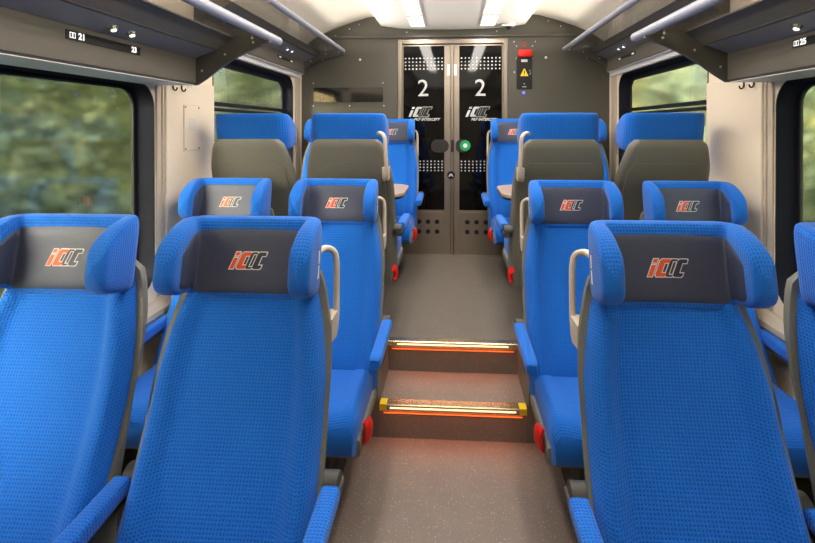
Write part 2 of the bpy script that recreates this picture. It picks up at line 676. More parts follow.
for name, (sx, a, b, z0, z1) in WIN.items():
    root = empty(name, (sx * WX, (a + b) / 2, z0))
    root['kind'] = 'structure'
    yc, zc = (a + b) / 2, z0
    up = name in ('window_3', 'window_4')

    def L(pts):
        return [(p[0] - yc, p[1] - zc) for p in pts]
    # deep dark reveal
    bm = bmesh.new()
    lip = rrect(a - .006, b + .006, z0 - .006, z1 + .006, .115)
    o_ = rrect(a, b, z0, z1, .11)
    i_ = rrect(a + .012, b - .012, z0 + .012, z1 - .010, .10)
    g = .035 if up else .012
    g_ = rrect(a + g + .012, b - g - .012, z0 + g + .012, z1 - g - .008, .085)
    xs = [(-.003, lip), (-.003, o_), (.075, i_), (.078, g_), (.090, g_), (.090, lip), (-.003, lip)]
    rows = [[(sx * x, *p) for p in L(pts)] for x, pts in xs]
    loft(bm, rows, False)
    finish('window_frame', bm, M['rubber'], root, smooth=30)
    bm = bmesh.new()
    gi = rrect(a + g + .020, b - g - .020, z0 + g + .020, z1 - g - .016, .08)
    rows = [[(sx * x, *p) for p in L(pts)] for x, pts in [(.0775, g_), (.072, g_), (.072, gi), (.083, gi), (.083, g_), (.0775, g_)]]
    loft(bm, rows, False)
    finish('window_gasket', bm, M['rubber2'], root, smooth=30)
    if up:
        bm = bmesh.new()
        box(bm, *sorted((sx * .060, sx * .088)), a + .03 - yc, b - .03 - yc, 1.600 - zc, 1.622 - zc, .004)
        box(bm, *sorted((sx * .055, sx * .088)), a + .03 - yc, b - .03 - yc, 1.634 - zc, 1.660 - zc, .004)
        finish('mullion', bm, M['rubber2'], root)
    bm = bmesh.new()
    gp = L(rrect(a + g + .014, b - g - .014, z0 + g + .014, z1 - g - .010, .085))
    loft(bm, [[(sx * x, *p) for p in gp] for x in (.080, .086)])
    finish('pane', bm, M['glass'], root)

# trims round the walls
k = 3
for sx in (-1, 1):
    # grey header strips under the racks
    for (ya, yb, za, zb) in ((YB, 2.17, 1.712, 1.745), (2.60, 4.12, 1.944, 1.985)):
        bm = bmesh.new()
        box(bm, *sorted((sx * (WX - .02), sx * WX)), ya, yb, za, zb, .004)
        struct('trim_%d' % k, bm, M['header']); k += 1
    # vertical cover strips beside the windows
    for (ya, yb, za, zb) in ((2.078, 2.110, .70, 1.712), (2.120, 2.134, .70, 1.712), (3.99, 4.03, DECK, 1.944), (4.05, 4.10, DECK, 1.944)):
        bm = bmesh.new()
        box(bm, *sorted((sx * (WX - .010), sx * WX)), ya, yb, za, zb, .003)
        struct('trim_%d' % k, bm, M['cream_trim']); k += 1
    # raised cream pillar panel
    bm = bmesh.new()
    box(bm, *sorted((sx * (WX - .014), sx * WX)), 2.142, 2.592, DECK + .01, 1.742, .006)
    struct('trim_%d' % k, bm, M['cream']); k += 1
    # sill ledge below the low windows
    bm = bmesh.new()
    prism(bm, [(sx * WX, .60), (sx * (WX - .05), .63), (sx * (WX - .05), .655), (sx * (WX - .02), .685), (sx * WX, .690)], 'Y', YB, 2.185)
    struct('trim_%d' % k, bm, M['cream_trim']); k += 1
    # heater skirting
    for (ya, yb, za) in ((YB, 2.18, 0), (2.2, YE - .01, DECK)):
        bm = bmesh.new()
        box(bm, *sorted((sx * (WX - .045), sx * WX)), ya, yb, za + .001, za + .16, .006)
        struct('baseboard_' + ('left' if sx < 0 else 'right') + ('' if ya < 0 else '_raised'), bm, M['dark'])

# ceiling ---------------------------------------------------------
prof = [(0, 2.392), (.30, 2.397), (.50, 2.41), (.655, 2.432), (.665, 2.445), (.672, 2.50), (.70, 2.522), (.78, 2.512), (.95, 2.462), (1.10, 2.41), (1.235, 2.35), (1.34, 2.28), (1.412, 2.20)]
full = [(-x, z) for x, z in prof[:0:-1]] + prof


def ceil_strip(name, pts, m, y0, y1, th=.02, smooth=40):
    bm = bmesh.new()
    rows = [[(x, y0, z), (x, y1, z), (x, y1, z + th), (x, y0, z + th)] for x, z in pts]
    loft(bm, rows)
    return struct(name, bm, m, smooth=smooth)


ceil_strip('ceiling', [p for p in full if abs(p[0]) <= .672], M['ceiling'], YB, YE)
for sx in (-1, 1):
    ceil_strip('ceiling_cove_' + ('left' if sx < 0 else 'right'), [(sx * x, z) for x, z in prof if x >= .672], M['ceiling_cream'], YB, YE)

# end wall with door opening -------------------------------------
bm = bmesh.new()
DZ = 2.305
box(bm, -1.44, -.50, YE, YE + .06, 0, DZ)
box(bm, .497, 1.44, YE, YE + .06, 0, DZ)
top = [(x, z + .02) for x, z in full]
poly = [(-1.44, DZ), (1.44, DZ)] + [(x, z) for x, z in top[::-1]]
# header as quads column by column
xs = sorted({x for x, z in top})
zt = dict(top)
for xa, xb in zip(xs[:-1], xs[1:]):
    vs = []
    for Y in (YE, YE + .06):
        vs.append([bm.verts.new(p) for p in ((xa, Y, DZ), (xb, Y, DZ), (xb, Y, zt[xb]), (xa, Y, zt[xa]))])
    bm.faces.new(vs[0]); bm.faces.new(vs[1])
struct('wall_far', bm, M['wall_dark'])
bm = bmesh.new()
box(bm, -1.44, 1.44, YB - .06, YB, 0, 2.55)
struct('wall_near', bm, M['cream'])
# ledge strip above the door
bm = bmesh.new()
box(bm, -1.20, 1.20, YE - .035, YE, 2.318, 2.334, .004)
struct('trim_%d' % k, bm, M['dark2']); k += 1

# doors -----------------------------------------------------------
bm = bmesh.new()
YD = YE - .012
box(bm, -.500, -.462, YD, YE + .05, DECK, DZ, .004)
box(bm, .459, .497, YD, YE + .05, DECK, DZ, .004)
box(bm, -.462, .459, YD, YE + .05, 2.262, DZ, .004)
struct('door_frame', bm, M['alu'])
for n, (xa, xb, ga, gb) in (('door_1', (-.460, -.016, -.450, -.075)), ('door_2', (.012, .457, .062, .447))):
    root = empty(n, ((xa + xb) / 2, YE + .02, DECK))
    root['kind'] = 'structure'
    ox = (xa + xb) / 2
    bm = bmesh.new()
    box(bm, xa - ox, xb - ox, -.010, .02, .004, 1.928, .003)
    finish('door_leaf', bm, M['alu'], root)
    bm = bmesh.new()
    box(bm, ga - ox, gb - ox, -.014, -.010, .415, 1.915, .0015)
    gl = finish('door_glass', bm, M['door_glass'], root)
    bm = bmesh.new()
    box(bm, ga - ox, gb - ox, -.013, -.010, .045, .395, .0015)
    finish('kick_plate', bm, M['alu'], root)
    # ventilation holes in the kick plate
    for r_ in range(2):
        for c_ in range(3):
            bm = bmesh.new()
            hx = ((-.306, -.224, -.141) if n == 'door_1' else (.135, .219, .304))[c_] - ox
            cyl(bm, (hx, -.0135, (.305, .215)[r_]), .021, 'Y', .003, 20)
            finish('vent_hole', bm, M['black'], root)
    # dot bands printed on the glass
    for (za, zb) in ((2.035, 2.132), (1.105, 1.190)):
        bm = bmesh.new()
        nx = 11
        for i in range(nx):
            for j in range(4):
                x = ga + .02 + (gb - ga - .04) * i / (nx - 1) - ox
                z = za + (zb - za) * j / 3 - DECK
                s = .0075
                vs = [bm.verts.new((x + s * cos(t * pi / 4 + pi / 8), -.0145, z + s * sin(t * pi / 4 + pi / 8))) for t in range(8)]
                bm.faces.new(vs)
        b_ = finish('dot_band', bm, M['silver'], root)
    # class number
    cx_ = (-.268 if n == 'door_1' else .252) - ox
    bm = text_bm('2', .215, 0, .0005, .0005)
    bm.transform(Matrix.Translation((cx_, -.0150, 1.852 - DECK)) @ Matrix.Rotation(pi / 2, 4, 'X'))
    finish('class_number', bm, M['silver'], root)
    lx = (-.293 if n == 'door_1' else .229) - ox
    build_logo('logo', .225, lambda u, v, w: (lx + u, -.0145 - w, 1.642 - DECK + v), root, mono=True)
    bm = text_bm('PKP INTERCITY', .034, .35, .0003, .0010)
    bm.transform(Matrix.Translation((lx + .055, -.0150, 1.572 - DECK)) @ Matrix.Rotation(pi / 2, 4, 'X'))
    finish('lettering', bm, M['silver'], root)
    # white catch plate near the top, dark pull handle, button
    hx = (-.036 if n == 'door_1' else .026) - ox
    bm = bmesh.new()
    box(bm, hx - .013, hx + .013, -.016, -.010, 1.975 - DECK, 2.075 - DECK, .002)
    finish('catch_plate', bm, M['white'], root)
    bm = bmesh.new()
    if n == 'door_1':
        pr = rrect(-.195 - ox, -.034 - ox, 1.272 - DECK, 1.390 - DECK, .055)
    else:
        pr = rrect(.030 - ox, .150 - ox, 1.272 - DECK, 1.390 - DECK, .045)
    loft(bm, [[(p[0], y, p[1]) for p in pr] for y in (-.010, -.028)])
    finish('door_handle', bm, M['handle_dark'], root)
    if n == 'door_2':
        bm = bmesh.new()
        cyl(bm, (.115 - ox, -.034, 1.335 - DECK), .048, 'Y', .012, 28)
        bt = finish('door_button', bm, M['green'], root)
        bm = bmesh.new()
        cyl(bm, (.115 - ox, -.0405, 1.335 - DECK), .020, 'Y', .002, 20)
        for s in (-1, 1):
            pass
        finish('button_symbol', bm, M['white'], bt)
# meeting strip between the leaves with its dark lock cover and round sticker
root = empty('door_strip', (-.002, YE + .012, DECK))
tag(root, 'metal meeting strip between the two sliding door leaves', 'door strip')
bm = bmesh.new()
box(bm, -.012, .012, -.012, .02, .004, 1.928, .004)
finish('strip', bm, M['alu'], root)
bm = bmesh.new()
box(bm, -.0115, .0115, -.022, -.012, 1.275 - DECK, 1.385 - DECK, .004)
finish('lock_cover', bm, M['handle_dark'], root)
bm = bmesh.new()
cyl(bm, (-.012, -.0165, 1.066 - DECK), .036, 'Y', .005, 28)
s = finish('sticker', bm, M['black'], root)
s['label'] = 'round black sticker with white arrow'
bm = bmesh.new()
prism(bm, [(-.034, 1.052 - DECK), (-.026, 1.050 - DECK), (-.012, 1.066 - DECK), (.002, 1.050 - DECK), (.010, 1.052 - DECK), (-.004, 1.078 - DECK), (-.020, 1.078 - DECK)], 'Y', -.0200, -.0192)
finish('arrow', bm, M['white'], s)
bm = bmesh.new()
box(bm, -.5, .5, YE + .06, YE + .08, DECK, DZ)
struct('wall_behind_doors', bm, M['dark2'])
bm = bmesh.new()
box(bm, -.46, .457, YE - .01, YE + .006, DECK, DECK + .006, .002)
struct('door_threshold', bm, M['alu'])

# ------------------------------------------------------------------ seats
def interp(tbl, z):
    if z <= tbl[0][0]:
        return tbl[0][1]
    for (a, fa), (b, fb) in zip(tbl[:-1], tbl[1:]):
        if z <= b:
            t = (z - a) / (b - a)
            return fa + (fb - fa) * t
    return tbl[-1][1]


def sinterp(tbl, z):
    """smooth version of the table"""
    return (interp(tbl, z - .03) + interp(tbl, z - .015) + interp(tbl, z) + interp(tbl, z + .015) + interp(tbl, z + .03)) / 5


YF = [(.38, -.272), (.47, -.248), (.60, -.172), (.75, -.098), (.90, -.045), (1.04, .004), (1.10, .022), (1.16, .034)]
YBK = [(.28, -.112), (.40, -.105), (.60, -.085), (.80, -.030), (1.00, .060), (1.12, .098)]
WF = [(.38, .236), (.60, .234), (.85, .229), (.96, .211), (1.04, .186), (1.12, .168)]
WS = [(.20, .230), (.45, .238), (.70, .242), (.85, .241), (.95, .230), (1.04, .206), (1.12, .180)]


def sst(a, b, x):
    t = max(0, min(1, (x - a) / (b - a)))
    return t * t * (3 - 2 * t)


def mesh_backrest():
    bm = bmesh.new()
    loops = []
    NZ, NX = 34, 44
    for i in range(NZ + 1):
        z = .37 + (1.085 - .37) * i / NZ
        w = sinterp(WF, z)
        yf = sinterp(YF, z)
        e = min(i, NZ - i)
        pinch = (.014, .005, 0)[min(e, 2)]
        lp = []
        for j in range(NX + 1):
            a = -1 + 2 * j / NX
            x = w * a
            q = abs(a)
            bol = -.026 * sst(.58, .84, q) * (1 - sst(.95, 1.12, z) * .6)
            rnd = .048 * (max(0, (q - .84) / .16)) ** 2.4
            groove = .0065 * math.exp(-((q - .66) / .018) ** 2) * sst(.42, .5, z) * (1 - sst(.98, 1.03, z))
            lp.append((x * (1 - pinch * .3), yf + bol + rnd + groove + pinch, z))
        for j in range(6):
            a = 1 - 2 * (j + .5) / 6
            lp.append((w * .985 * a, yf + .06, z))
        loops.append(lp)
    loft(bm, loops)
    return bm


def mesh_seams():
    """dark stitched lines running down both bolsters"""
    bm = bmesh.new()
    for s in (-1, 1):
        pts = []
        for i in range(34):
            z = .44 + (1.0 - .44) * i / 25
            w = sinterp(WF, z)
            pts.append((s * w * .66, sinterp(YF, z) - .026 * sst(.58, .84, .66) * (1 - sst(.95, 1.12, z) * .6) + .0045, z))
        tube(bm, pts, .0014, 6)
    return bm


HZ = 1.138     # headrest centre height
HH, HT = .107, .025
SEGS = []


def head_path(l):
    """plan position and inward normal at arc position l (metres from the centre)"""
    s = 1 if l >= 0 else -1
    a = abs(l)
    x0, R, th = .141, .036, radians(91)
    y0 = .030
    if a <= x0:
        return Vector((l, y0 - .10 * a * a)), Vector((0, -1)), a
    arc = R * th
    b0 = -.10 * x0 * x0
    if a <= x0 + arc:
        t = (a - x0) / R
        p = Vector((s * (x0 + R * sin(t)), y0 + b0 - R * (1 - cos(t))))
        return p, Vector((-s * sin(t), -cos(t))), a
    d = a - x0 - arc
    p = Vector((s * (x0 + R * sin(th) + d * cos(th)), y0 + b0 - R * (1 - cos(th)) - d * sin(th)))
    return p, Vector((-s * sin(th), -cos(th))), a


LMAX = .141 + .036 * radians(91) + .112


def head_section(l):
    """upper and lower half height and half thickness at arc position l"""
    a = abs(l)

    def fall(span, e, lo):
        k = min(.9995, max(0, (a - (LMAX - span)) / span))
        return lo + (1 - lo) * (1 - k ** e) ** (1 / e)
    k2 = min(.9995, max(0, (a - (LMAX - .024)) / .024))
    f2 = (1 - k2 ** 2) ** .5
    up = HH * fall(.130, 1.9, .0) * (.55 + .45 * f2) if a > .1 else HH
    dn = (HH + .005 - .026 * sst(.12, .22, a)) * fall(.110, 2.2, .10) * (.55 + .45 * f2)
    th = (HT + .004 * sst(.17, .24, a)) * max(f2, .05)
    return up, dn, th


def tilt(z):
    return .17 * (z - HZ)


def mesh_headrest():
    bm = bmesh.new()
    loops = []
    N = 72
    n = 28
    for i in range(N + 1):
        u = -1 + 2 * i / N
        l = LMAX * math.copysign(abs(u) ** .86, u)
        p, nr, a = head_path(l)
        up, dn_, th = head_section(l)
        lp = []
        for kk in range(n):
            t = 2 * pi * kk / n
            c, s = cos(t), sin(t)
            ex = 2 / 5.0
            dn = math.copysign(abs(c) ** ex, c) * th
            dz = abs(s) ** ex * (up if s > 0 else -dn_)
            z = HZ + dz
            q = p + nr * dn
            lp.append((q.x, q.y + tilt(z), z))
        loops.append(lp)
    loft(bm, loops)
    return bm


def insert_point(l, dz, off):
    p, nr, a = head_path(l)
    up, dn_, th = head_section(l)
    k = min(.999, abs(dz) / (up if dz > 0 else dn_))
    d = th * (1 - k ** 5.0) ** (1 / 5.0)
    q = p + nr * (d + off)
    z = HZ + dz
    return Vector((q.x, q.y + tilt(z), z))


def mesh_insert():
    bm = bmesh.new()
    Li, N, R = .270, 64, 16
    grid = []
    for i in range(N + 1):
        u = -1 + 2 * i / N
        l = Li * math.sin(u * pi / 2) if True else Li * u
        kk = min(1, abs(l / Li))
        up, dn_, th = head_section(l)
        rnd = (1 - kk ** 3.0) ** (1 / 3.0)
        hi = min(.084, up - .018) * rnd
        lo = -min(.101, dn_ - .006) * (1 - kk ** 9.0) ** (1 / 9.0)
        col = []
        for j in range(R + 1):
            v = -1 + 2 * j / R
            dz = lo + (hi - lo) * (v + 1) / 2
            edge = max(abs(v) ** 10, kk ** 24)
            off = .0035 - .006 * edge 
            col.append(bm.verts.new(insert_point(l, dz, off)))
        grid.append(col)
    for i in range(N):
        for j in range(R):
            bm.faces.new((grid[i][j], grid[i + 1][j], grid[i + 1][j + 1], grid[i][j + 1]))
    return bm


def mesh_shell():
    bm = bmesh.new()
    loops = []
    NZ = 34
    for i in range(NZ + 1):
        t = i / NZ
        z = .28 + (1.108 - .28) * t
        w = sinterp(WS, z)
        yf = sinterp(YF, z) + .026 if z > .40 else sinterp(YF, .40) + .026 + (.40 - z) * .4
        yb = sinterp(YBK, z)
        top = max(0, (z - 1.072) / .036)
        sh = .022 * top ** 2.2
        wl = w - sh
        yb2 = yb - .010 * top ** 2
        r = .030
        lp = [(-wl, yf, z)]
        for k in range(7):
            a = k / 6 * pi / 2
            lp.append((-wl + r - r * cos(a), yb2 - r + r * sin(a), z))
        for k in range(1, 6):
            a = -1 + 2 * k / 6
            lp.append((a * (wl - r), yb2 + .006 * (1 - a * a), z))
        for k in range(7):
            a = pi / 2 - k / 6 * pi / 2
            lp.append((wl - r + r * cos(a), yb2 - r + r * sin(a), z))
        lp.append((wl, yf, z))
        for k in range(1, 6):
            a = 1 - 2 * k / 6
            lp.append((a * wl, yf + .004, z))
        loops.append(lp)
    loft(bm, loops)
    return bm


def mesh_back_panel():
    bm = bmesh.new()
    loops = []
    NZ = 22
    for i in range(NZ + 1):
        z = .32 + (.985 - .32) * i / NZ
        w = sinterp(WS, z) - .040
        top = max(0, (z - .96) / .025)
        w -= .016 * top ** 2
        lo = []
        pts = [(-1, -.002), (-.995, .009)] + [(-.96 + 1.92 * k / 10, .010) for k in range(11)] + [(.995, .009), (1, -.002)]
        for a, o in pts:
            yb = sinterp(YBK, z) + .006 * (1 - (a * w / (sinterp(WS, z) - .03)) ** 2)
            lo.append((a * w, yb + o - .004 * top ** 3, z))
        for a in (.5, 0, -.5):
            lo.append((a * w, sinterp(YBK, z) - .01, z))
        loops.append(lo)
    loft(bm, loops)
    return bm


def mesh_cushion():
    bm = bmesh.new()
    loops = []
    ys = [-.618, -.614, -.604, -.588, -.565, -.53, -.48, -.42, -.36, -.30, -.26]
    for i, y in enumerate(ys):
        rr = max(0, 1 - (y + .618) / .055)
        ztop = .468 - .012 * sst(-.5, -.3, y) - .040 * rr ** 2
        zbot = .320 + .022 * rr ** 2
        w = .222 - .010 * rr ** 2
        lp = []
        n = 20
        for j in range(n + 1):
            a = -1 + 2 * j / n
            q = abs(a)
            lp.append((w * a, y, ztop + .010 * sst(.6, .85, q) - .030 * max(0, (q - .86) / .14) ** 2.2 - .005 * math.exp(-((q - .66) / .02) ** 2)))
        for j in range(n + 1):
            a = 1 - 2 * j / n
            lp.append((w * .985 * a, y, zbot))
        loops.append(lp)
    loft(bm, loops)
    return bm


def rounded_loft_y(bm, ys, fn, n=16, ex=.45):
    loops = []
    for y in ys:
        cx, cz, hx, hz = fn(y)
        loops.append([(cx + math.copysign(abs(cos(2 * pi * k / n)) ** ex, cos(2 * pi * k / n)) * hx, y,
                       cz + math.copysign(abs(sin(2 * pi * k / n)) ** ex, sin(2 * pi * k / n)) * hz) for k in range(n)])
    loft(bm, loops)


def mesh_armrest(x):
    bm = bmesh.new()
    ys = [-.480, -.477, -.468, -.45, -.40, -.34, -.28, -.22, -.17, -.14]

    def fn(y):
        e = max(0, 1 - (y + .48) / .02)
        s = 1 - .30 * e ** 2
        t = (y + .48) / .34
        return x, .596 + .012 * t, .024 * s, (.024 - .004 * t) * s
    rounded_loft_y(bm, ys, fn, 20)
    return bm


def part(name, bm, m, parent, smooth=50, label=None):
    o = finish(name, bm, m, parent, smooth=smooth)
    if label:
        o['label'] = label
    return o


shared = {}


def shared_part(key, name, builder, m, parent, smooth=50, label=None):
    if key not in shared:
        o = part(name, builder(), m, parent, smooth, label)
        shared[key] = o.data
        return o
    o = bpy.data.objects.new(name, shared[key])
    COL.objects.link(o)
    o.parent = parent
    if label:
        o['label'] = label
    return o


def make_seat(aisle, side, away):
    """aisle: seat beside the aisle; side: +1/-1 = local x of its aisle side"""
    r = empty('train_seat')
    shared_part('back', 'backrest', mesh_backrest, M['cloth'], r, 60)
    shared_part('seam', 'seam', mesh_seams, M['seam'], r, 60, 'dark stitched seam lines')
    shared_part('head', 'headrest', mesh_headrest, M['cloth'], r, 'all')
    ins = shared_part('ins', 'headrest_panel', mesh_insert, M['leather'], r, 'all', 'dark grey headrest panel')
    # the mark on the panel, laid on its gently curved face
    def pl(u, v, w):
        p = insert_point(u, v - .006, .0035 + w)
        return (p.x, p.y, p.z)
    build_logo('logo', .108, pl, ins)['label'] = 'orange and white slanted letter mark'
    sh = shared_part('shell', 'back_shell', mesh_shell, M['shell'], r, 50, 'grey plastic seat back shell')
    shared_part('bpanel', 'back_panel', mesh_back_panel, M['shell_panel'], sh, 30)
    shared_part('cush', 'seat_cushion', mesh_cushion, M['cloth'], r, 60)

    def pan():
        bm = bmesh.new()
        ys = [-.580, -.576, -.55, -.40, -.20, -.12]
        rounded_loft_y(bm, ys, lambda y: (0, .345, .232 * (1 if y > -.578 else .97), .036), 28, .25)
        return bm
    shared_part('pan', 'seat_pan', pan, M['shell'], r)

    def ped():
        bm = bmesh.new()
        box(bm, -.055, .055, -.34, -.16, .0, .32, .012)
        box(bm, -.09, .09, -.36, -.14, .0, .015, .004)
        return bm
    shared_part('ped', 'pedestal', ped, M['joint'], r, 30)

    def arm(x, key):
        a = shared_part('arm' + key, 'armrest', lambda: mesh_armrest(x), M['cloth'], r)

        def br():
            bm = bmesh.new()
            s = 1 if x > 0 else -1
            rounded_loft_y(bm, [-.42, -.415, -.40, -.2, -.08, -.06], lambda y: (x, .570 + (y + .42) * .03, .017, .013), 12, .6)
            cyl(bm, (x - s * .012, -.10, .598), .033, 'X', .045, 24)
            return bm
        shared_part('armb' + key, 'armrest_bracket', br, M['joint'], a, 40)
    if aisle:
        arm(side * .266, 'a%d' % side)
        arm(-side * .263, 'm%d' % side)

        def lev():
            bm = bmesh.new()
            sgn = side
            pts = smooth_path([(sgn * .240, -.508, .405), (sgn * .248, -.512, .392), (sgn * .250, -.514, .370), (sgn * .248, -.512, .350), (sgn * .240, -.506, .338)], 4)
            tube(bm, pts, .019, 14, True, flat=(1.7, .75))
            return bm
        ly = 'lev%d' % side
        l_ = shared_part(ly, 'recline_lever', lev, M['red'], r, 60, 'red lever')
        if away:
            l_.location = (0, .48, 0)

        def hnd():
            bm = bmesh.new()
            s = side
            pts = smooth_path([(s * .172, .075, 1.138), (s * .186, .105, 1.142), (s * .207, .120, 1.128), (s * .215, .120, 1.095), (s * .217, .112, 1.01), (s * .219, .098, .94), (s * .216, .080, .908), (s * .200, .060, .897)], 5)
            tube(bm, pts, [.0095] * len(pts), 12, True, flat=(1.25, .95))
            # broad foot joining the shell
            prism(bm, [(.026, .962), (.104, .962), (.098, .908), (.078, .892), (.026, .900)], 'X', s * .195, s * .226)
            return bm
        shared_part('hnd%d' % side, 'grab_handle', hnd, M['grip'], r, 50, 'light grab handle')
        # seat number plate on the outer face of the wing
        if not away:
            def plate():
                bm = bmesh.new()
                s = side
                p, nr, a = head_path(s * (LMAX - .090))
                base = Vector((p.x, p.y)) - nr * (HT - .001)
                d = Vector((nr.y, -nr.x))
                for kz in range(1):
                    vs = []
                    for dd, zz in ((-.014, HZ - .046), (.014, HZ - .046), (.014, HZ + .034), (-.014, HZ + .034)):
                        for off in (0, .0035):
                            q = base + d * dd - nr * off
                            vs.append(bm.verts.new((q.x, q.y + tilt(zz), zz)))
                    bm.faces.new((vs[0], vs[2], vs[4], vs[6])); bm.faces.new((vs[1], vs[3], vs[5], vs[7]))
                    for q in range(4):
                        a_, b_ = q * 2, (q * 2 + 2) % 8
                        bm.faces.new((vs[a_], vs[b_], vs[b_ + 1], vs[a_ + 1]))
                return bm

            def tick():
                bm = bmesh.new()
                s = side
                p, nr, a = head_path(s * (LMAX - .090))
                base = Vector((p.x, p.y)) - nr * (HT - .001)
                d = Vector((nr.y, -nr.x))
                for z0_, z1_ in ((HZ - .042, HZ - .008), (HZ - .004, HZ + .030)):
                    vs = []
                    for dd, zz in ((-.011, z0_), (.011, z0_), (.011, z1_), (-.011, z1_)):
                        q = base + d * dd - nr * .0040
                        vs.append(bm.verts.new((q.x, q.y + tilt(zz), zz)))
                    bm.faces.new(vs)
                return bm
            n_ = shared_part('pl%d' % side, 'number_plate', plate, M['black'], r, 20, 'small black and white number plate')
            shared_part('tk%d' % side, 'plate_label', tick, M['white'], n_, 20)
    else:
        arm(-side * .236, 'w%d' % side)
    return r


ROWS = [
    ('r1', 1.232, 0.0, False, .563, 1.096), ('r2', 2.200, 0.0, False, .563, 1.096),
    ('r3', 2.450, DECK, True, .560, 1.093), ('r4', 3.935, DECK, False, .527, 1.060)]
LBL = {
    ('r1', -1, 1): 'nearest blue seat left of the aisle, light grab handle beside its lettered headrest',
    ('r1', 1, 1): 'nearest blue seat right of the aisle, widest lettered headrest',
    ('r1', -1, 0): 'blue window seat of the nearest row, headrest cut by the left edge',
    ('r1', 1, 0): 'blue window seat of the nearest row cut off by the right edge of the picture',
    ('r2', -1, 1): 'blue aisle seat left of the steps, facing the camera on the lower floor',
    ('r2', 1, 1): 'blue aisle seat right of the steps, facing the camera on the lower floor',
    ('r2', -1, 0): 'blue window seat behind the nearest left pair, headrest showing beside the left cream pillar',
    ('r2', 1, 0): 'blue window seat behind the nearest right pair, headrest showing beside the right cream pillar',
    ('r3', -1, 1): 'seat turned away with grey back shell, left of the aisle on the raised floor',
    ('r3', 1, 1): 'seat turned away with grey back shell, right of the aisle on the raised floor',
    ('r3', -1, 0): 'seat turned away with grey back shell, under the small left window',
    ('r3', 1, 0): 'seat turned away with grey back shell, under the small right window',
    ('r4', -1, 1): 'farthest blue aisle seat left of the doors, partly behind the turned seat',
    ('r4', 1, 1): 'farthest blue aisle seat right of the doors, partly behind the turned seat',
    ('r4', -1, 0): 'farthest window seat on the left, a sliver of blue headrest beside the turned aisle seat',
    ('r4', 1, 0): 'farthest window seat on the right, a sliver of blue headrest beside the turned aisle seat',
}
for rn, y, z, away, AX, WXS in ROWS:
    for sx in (-1, 1):
        for ai in (1, 0):
            local = -sx if not away else sx
            s = make_seat(bool(ai), local, away)
            s.location = (sx * (AX if ai else WXS), y, z)
            s.rotation_euler = (0, 0, pi if away else 0)
            tag(s, LBL[(rn, sx, ai)], 'train seat', 'blue train seats')

# fold-out tables between the facing seats on the raised floor
for sx in (-1, 1):
    t = empty('wall_table', (sx * WX, 3.33, DECK))
    tag(t, 'beige wall table with rounded end between the facing seats on the ' + ('left' if sx < 0 else 'right'), 'table', 'beige tables')
    bm = bmesh.new()
    pts = []
    for p in rrect(-.33, .33, 0, 1.0, .12, 8):
        pts.append(p)
    poly = [(0, -.33), (0, .33)] + []
    r = .16
    L_ = 1.065
    poly = [(0.004, .32), (0.004, -.32)]
    for k in range(9):
        a = -pi / 2 + k / 8 * pi / 2
        poly.append((L_ - r + r * cos(a), -.32 + r + r * sin(a)))
    for k in range(9):
        a = k / 8 * pi / 2
        poly.append((L_ - r + r * cos(a), .32 - r + r * sin(a)))
    poly = [(-sx * x, y) for x, y in poly]
    prism(bm, poly, 'Z', .700, .718)
    finish('table_top', bm, M['table'], t)
    bm = bmesh.new()
    prism(bm, [(x * .995, y * .995) for x, y in poly], 'Z', .684, .700)
    finish('table_edge', bm, M['black'], t)
    bm = bmesh.new()
    prism(bm, [(-sx * .004, .55), (-sx * .004, .684), (-sx * .55, .684), (-sx * .50, .660), (-sx * .05, .55)], 'Y', -.03, .03)
    finish('table_bracket', bm, M['joint'], t)

# ------------------------------------------------------------------ luggage racks
def prism_y_parts(bm, poly, y0, y1):
    prism(bm, poly, 'Y', y0, y1)


